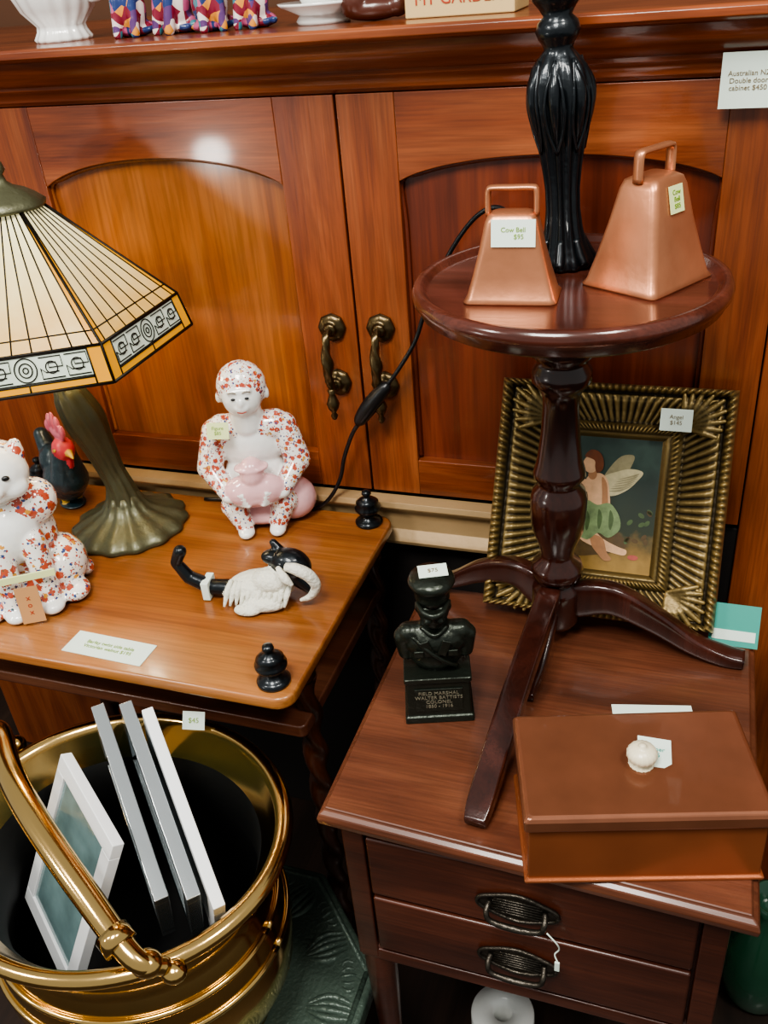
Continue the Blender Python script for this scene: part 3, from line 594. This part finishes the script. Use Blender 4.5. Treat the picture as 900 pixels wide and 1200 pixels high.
def ell(cx_,cy_,rx,ry,rot=0,n=14):
    o=[]
    for k in range(n):
        a=2*PI*k/n; x_,y_=rx*math.cos(a),ry*math.sin(a); c_,s_=math.cos(rot),math.sin(rot); o.append((cx_+x_*c_-y_*s_,cy_+(x_*s_+y_*c_)*wp/hpn))
    return o
flat('paint_rock',[(.01,.1),(.01,.34),(.14,.40),(.4,.38),(.6,.30),(.72,.20),(.5,.13)],rk,1)
flat('paint_wing_far',[(.38,.68),(.44,.78),(.56,.87),(.70,.88),(.68,.80),(.60,.72)],wing,2)
flat('paint_wing_near',[(.38,.70),(.52,.75),(.68,.78),(.82,.76),(.76,.69),(.66,.62),(.52,.57),(.42,.58)],wingL,3)
for k in range(6): flat('paint_feather_%d'%k,[(.44+.02*k,.60+.018*k),(.58+.03*k,.605+.024*k),(.72+.012*k,.66+.018*k),(.58+.03*k,.62+.024*k)],wing,4)
flat('paint_torso',[(.20,.70),(.33,.73),(.42,.69),(.46,.60),(.48,.48),(.38,.42),(.25,.44),(.22,.55),(.18,.64)],skin,5)
flat('paint_torso_shade',[(.36,.70),(.42,.66),(.45,.56),(.46,.47),(.40,.46),(.38,.58)],skinS,6)
flat('paint_neck',ell(.25,.715,.05,.06),skinS,6)
flat('paint_head',ell(.215,.79,.085,.10,.2),skin,7)
flat('paint_hair',[(.14,.85),(.20,.90),(.30,.89),(.36,.83),(.36,.76),(.30,.73),(.27,.77),(.26,.82),(.19,.84)],hair,8)
flat('paint_shin_a',[(.14,.30),(.26,.33),(.44,.24),(.62,.19),(.72,.17),(.70,.13),(.56,.14),(.36,.17),(.18,.22)],skin,4)
flat('paint_shin_b',[(.30,.26),(.44,.24),(.50,.14),(.56,.09),(.48,.075),(.40,.12),(.32,.18)],skinS,5)
flat('paint_robe',[(-.0,.34),(.02,.42),(.12,.48),(.22,.52),(.34,.49),(.48,.51),(.60,.42),(.62,.32),(.50,.25),(.38,.28),(.26,.22),(.10,.27)],robe,7)
for k,(x,y) in enumerate(((.12,.37),(.24,.36),(.38,.38),(.51,.38))): flat('paint_robe_fold_%d'%k,[(x-.02,y+.08),(x+.03,y+.02),(x+.01,y-.07),(x-.02,y-.03)],robeS,8)
flat('paint_arm',[(.19,.67),(.26,.63),(.21,.58),(.10,.64),(.07,.70),(.12,.75),(.16,.73),(.13,.69)],skin,9)
flat('paint_rose',ell(.10,.50,.05,.04),pnk,9); flat('paint_rose_b',ell(.8,.12,.06,.03),pnk,3)
for k in range(12): flat('paint_leafage_%d'%k,ell(.66+.30*random.random(),.22+.3*random.random(),.04,.025,random.random()*3,8),robeS if k%2 else rk,2)
card('label',.036,.026,(.072,-.028,.245),(90,0,0),M['card'],pf,'Angel\n$145',M['inkb'],.26)
# ------------------------------------------------------------------ bust
bu=G('military_bust',(-.232,.720,.67),18)
o=loft('plinth',[rrect(.076,.056,.002,0),rrect(.076,.056,.002,.008),rrect(.071,.051,.002,.010),rrect(.069,.049,.002,.054),rrect(.073,.053,.002,.057),rrect(.073,.053,.002,.063)],M['bust'],bu,False); bev(o,.0008,1)
box('plaque',(.052,.0014,.032),(0,-.0255,.032),M['bust'],bu,.0004)
text('inscription','FIELD MARSHAL\nWALTER BATTISTS\nCOLONEL\n1850 - 1916',.0062,(0,-.0265,.033),(90,0,0),M['plq'],bu)
blob('figure',[('e',(0,.002,.064),(.020,.016,.006),None,0),('e',(0,0,.080),(.029,.019,.022),None,0),('e',(0,0,.097),(.035,.020,.020),None,0),('c',(-.028,.002,.106),(.028,.002,.106),.0125,.0125,0),
  ('c',(-.034,.002,.102),(-.032,.002,.080),.0105,.009,0),('c',(.034,.002,.102),(.032,.002,.080),.0105,.009,0),('c',(0,.002,.112),(0,0,.132),.016,.0135,0),('e',(0,-.001,.140),(.0170,.0190,.020),None,0),('e',(0,-.006,.129),(.012,.013,.010),None,0),
  ('e',(0,-.020,.142),(.003,.005,.006),None,0),('c',(-.008,-.018,.134),(.008,-.018,.134),.0026,.0026,0),('e',(-.0165,0,.141),(.003,.004,.006),None,0),('e',(.0165,0,.141),(.003,.004,.006),None,0),
  ('c',(-.010,-.0170,.150),(.010,-.0170,.150),.003,.003,0)],[M['bust']],bu,.0014,2)
lathe('cap_crown',[(0,.150),(.0175,.151),(.0185,.158),(.018,.165),(.022,.171),(.0245,.176),(.0225,.181),(.012,.184),(0,.185)],M['bust'],bu,(0,-.001,0),36,0,0,1,1.08)
tube('cap_visor',[(-.017,-.010,.155),(-.010,-.024,.152),(0,-.029,.150),(.010,-.024,.152),(.017,-.010,.155)],[.002,.003,.0035,.003,.002],M['bust'],bu,10,6)
tube('belt',[(-.024,-.013,.112),(-.008,-.0215,.098),(.010,-.0215,.082),(.022,-.014,.070)],.0022,M['bust'],bu,8,6)
tube('collar',[(-.014,-.006,.119),(0,-.0175,.115),(.014,-.006,.119)],.0028,M['bust'],bu,8,6)
for s in (-1,1):
    box('lapel_%d'%(s+1),(.010,.002,.020),(s*.009,-.0205,.100),M['bust'],bu,.001,(0,s*20,0)); box('pocket_%d'%(s+1),(.011,.003,.008),(s*.018,-.0185,.092),M['bust'],bu,.001)
card('label',.030,.018,(.002,.0,.1865),(8,0,5),M['card'],bu,'$75',M['inkb'],.4)
# ------------------------------------------------------------------ copper box
cbx=G('copper_box',(-.012,.607,.67),16)
bw,bd=.206,.120
o=loft('body',[rrect(bw+.006,bd+.006,.002,0),rrect(bw+.006,bd+.006,.002,.003),rrect(bw,bd,.002,.004),rrect(bw-.001,bd-.001,.002,.069)],M['copperbox'],cbx,False); bev(o,.0006,1)
o=loft('lid',[rrect(bw+.004,bd+.004,.003,.0695),rrect(bw+.007,bd+.007,.003,.071),rrect(bw+.007,bd+.007,.003,.082),rrect(bw+.003,bd+.003,.004,.0855),rrect(bw-.003,bd-.003,.004,.0865)],M['copperlid'],cbx,False); bev(o,.0008,1)
lathe('knob',[(0,.0865),(.011,.0865),(.0115,.088),(.007,.0895),(.006,.091),(.011,.0935),(.0135,.097),(.0135,.101),(.011,.105),(.006,.107),(.003,.108),(.003,.110),(0,.1105)],M['ivory'],cbx,(.004,-.003,0),48,18,.03)
card('label',.030,.032,(.018,.008,.0885),(6,5,-10),M['card'],cbx,'copper\n$65',M['teal'],.2)
card('price_card',.085,.03,(-.002,.758,.671),(0,0,12),M['card'],None)
tcd=card('teal_price_card',.055,.05,(.078,.905,.693),(62,0,0),M['teal'],None)
box('border',(.048,.012,.0006),(0,-.012,.0007),M['card'],tcd,0)
# ------------------------------------------------------------------ carved stool + brass bucket
st=G('carved_stool',(-.508,.530,0))
oct_=[(.22*math.cos(PI/8+k*PI/4),.22*math.sin(PI/8+k*PI/4)) for k in range(8)]
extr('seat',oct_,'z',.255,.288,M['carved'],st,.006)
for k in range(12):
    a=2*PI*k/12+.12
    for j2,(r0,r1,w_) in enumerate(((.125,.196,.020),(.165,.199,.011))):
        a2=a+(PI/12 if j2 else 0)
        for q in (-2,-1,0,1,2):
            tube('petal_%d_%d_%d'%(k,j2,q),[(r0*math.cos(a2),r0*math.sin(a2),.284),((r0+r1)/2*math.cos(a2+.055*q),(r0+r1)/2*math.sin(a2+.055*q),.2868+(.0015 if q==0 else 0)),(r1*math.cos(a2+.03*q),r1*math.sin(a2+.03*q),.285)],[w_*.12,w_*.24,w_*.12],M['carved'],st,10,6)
tube('seat_border',[(.207*math.cos(PI/8+k*PI/4),.207*math.sin(PI/8+k*PI/4),.287) for k in range(9)],.004,M['carved'],st,8,1)
for k in range(4):
    a=PI/4+k*PI/2; tube('leg_%d'%k,[(.14*math.cos(a),.14*math.sin(a),.26),(.16*math.cos(a),.16*math.sin(a),.12),(.15*math.cos(a),.15*math.sin(a),0)],[.02,.016,.018],M['carved'],st,14,8)
BK=(-.545,.512,.2925)
bk=G('brass_coal_bucket',BK)
pr=[(0,0),(.10,0),(.115,.003),(.118,.012),(.11,.022),(.118,.035),(.135,.06),(.15,.10),(.155,.15),(.150,.19),(.139,.225),(.134,.238),(.137,.243),(.134,.248),(.138,.262),(.150,.285),(.163,.300),(.168,.304),(.174,.309),(.176,.315),(.173,.321),(.166,.323),(.160,.320),(.157,.313),(.150,.300),(.140,.280),(.133,.258),(.130,.22),(.138,.18),(.14,.12),(.12,.04),(0,.03)]
pm=[0]*25+[1]*6
lathe('body',pr,M['brass'],bk,(0,0,0),96,0,0,1.13,1,True,[M['brass'],M['liner']],pm)
for nm,z,r in (('ring_upper',.205,.1465),('ring_lower',.175,.1525)):
    tube(nm,[(r*1.13*math.cos(2*PI*k/32),r*math.sin(2*PI*k/32),z) for k in range(33)],.004,M['brass'],bk,10,3)
def lc2(p): return (p[0]-BK[0],p[1]-BK[1],p[2]-BK[2])
tube('handle',[lc2(p) for p in ((-.405,.385,.615),(-.43,.375,.634),(-.502,.411,.655),(-.593,.463,.672),(-.66,.51,.675),(-.715,.56,.665),(-.752,.585,.635),(-.745,.595,.605))],[.008,.011,.0135,.0145,.0145,.0135,.011,.009],M['brass'],bk,24,8)
tube('handle_collar',[lc2(p) for p in ((-.444,.379,.639),(-.458,.386,.6445))],.0165,M['brass'],bk,24,1)
blob('handle_ferrule',[('e',lc2((-.420,.378,.625)),(.016,.014,.013),None,0),('e',lc2((-.400,.386,.608)),(.013,.012,.011),None,0)],[M['brass']],bk,.0018,2)
blob('handle_lug',[('e',lc2((-.742,.597,.603)),(.012,.012,.012),None,0)],[M['brass']],bk,.0018,2)
def slab(name,P,d,w,L_,Wd,th_,mats_,inset=None):
    P=Vector(P); d=Vector(d).normalized(); w=Vector(w); w=(w-d*w.dot(d)).normalized(); n=d.cross(w).normalized()
    g=G(name,P); mt=Matrix((d,w,n)).transposed().to_4x4(); g.rotation_euler=mt.to_euler()
    fw=inset
    box('frame_a',(L_,fw,th_),(L_/2,fw/2,0),mats_[0],g,.001); box('frame_b',(L_,fw,th_),(L_/2,Wd-fw/2,0),mats_[0],g,.001)
    box('frame_c',(fw,Wd-2*fw,th_),(fw/2,Wd/2,0),mats_[0],g,.001); box('frame_d',(fw,Wd-2*fw,th_),(L_-fw/2,Wd/2,0),mats_[0],g,.001)
    box('picture',(L_-2*fw+.002,Wd-2*fw+.002,th_*.5),(L_/2,Wd/2,0),mats_[1],g,0)
    return g
dd=(.154,-.155,-.09); ww=(-.06,.02,-1)
slab('white_picture_frame',(-.551,.622,.685),dd,ww,.238,.135,.013,(M['whitep'],M['photo']),.02)
slab('silver_picture_frame',(-.582,.625,.685),dd,ww,.238,.135,.015,(M['mirror'],M['photo']),.016)
slab('silver_picture_frame',(-.612,.613,.685),dd,ww,.236,.135,.015,(M['mirror'],M['photo']),.016)
slab('white_picture_frame',(-.624,.558,.660),(.14,-.100,-.015),(-.022,-.104,-.21),.148,.215,.013,(M['whitep'],M['photo']),.019)
card('price_card',.028,.022,(-.528,.668,.626),(55,0,10),M['card'],None,'$45',M['ink'],.4)
# ------------------------------------------------------------------ small things near the floor
rl=G('paper_roll',(-.163,.708,0.0),0)
lathe('roll',[(.014,.0),(.043,.0),(.045,.003),(.045,.097),(.043,.10),(.014,.10),(.014,.0)],M['white'],rl,(0,0,0),48)
gv=G('green_vase',(.185,.90,0)); lathe('body',[(0,0),(.04,0),(.045,.01),(.055,.06),(.05,.12),(.03,.17),(.022,.2),(.03,.225),(.026,.225),(.018,.2),(0,.19)],M['green'],gv)
bkk=G('pale_tile_standin',(.33,1.0,0),10); bx('outer_block',-.07,.07,-.1,.05,0,.03,M['crate'],bkk,.003); bx('inner_block',-.066,.068,-.096,.046,.004,.026,M['card'],bkk,.001)  # added book-shaped block standing in for pale floor tile
# ------------------------------------------------------------------ camera
cd=bpy.data.cameras.new('camera'); co=bpy.data.objects.new('camera',cd); COL.objects.link(co)
R=Matrix.Rotation(math.radians(21.04),4,'Z')@Matrix.Rotation(math.radians(90-31.77),4,'X')@Matrix.Rotation(math.radians(-5.35),4,'Z')
co.matrix_world=Matrix.Translation((0,0,1.4))@R
cd.sensor_fit='AUTO'; cd.sensor_width=36; cd.lens=1063.4*36/1200; cd.clip_start=.02
bpy.context.scene.camera=co
# ------------------------------------------------------------------ lights
def area(n,loc,tgt,size,e,c):
    l=bpy.data.lights.new(n,'AREA'); l.size=size; l.energy=e; l.color=c; o=bpy.data.objects.new(n,l); COL.objects.link(o)
    o.location=loc; o.rotation_euler=(Vector(tgt)-Vector(loc)).to_track_quat('-Z','Y').to_euler(); return o
area('ceiling_light_1',(-.3,-.3,2.5),(-.3,.8,.7),.55,42,(1,.97,.91))
area('ceiling_light_2',(.6,.2,2.5),(0,.8,.7),.3,17,(1,.95,.88))
area('ceiling_light_3',(-1.6,-.4,2.3),(-.5,1,.8),.3,16,(1,.96,.9))
l=bpy.data.lights.new('spot_bulb','POINT'); l.energy=5; l.shadow_soft_size=.04; l.color=(1,.97,.9); o=bpy.data.objects.new('spot_bulb',l); COL.objects.link(o); o.location=(-1.18,0,1.0)
l=bpy.data.lights.new('lamp_bulb','POINT'); l.energy=1.8; l.shadow_soft_size=.03; l.color=(1,.82,.55); o=bpy.data.objects.new('lamp_bulb',l); COL.objects.link(o); o.location=(-.795,.911,1.01)
w=bpy.data.worlds.new('world'); bpy.context.scene.world=w; w.use_nodes=True; w.node_tree.nodes['Background'].inputs[0].default_value=(.9,.92,.9,1); w.node_tree.nodes['Background'].inputs[1].default_value=.5
try: bpy.context.scene.view_settings.look='AgX - Medium High Contrast'
except Exception: pass
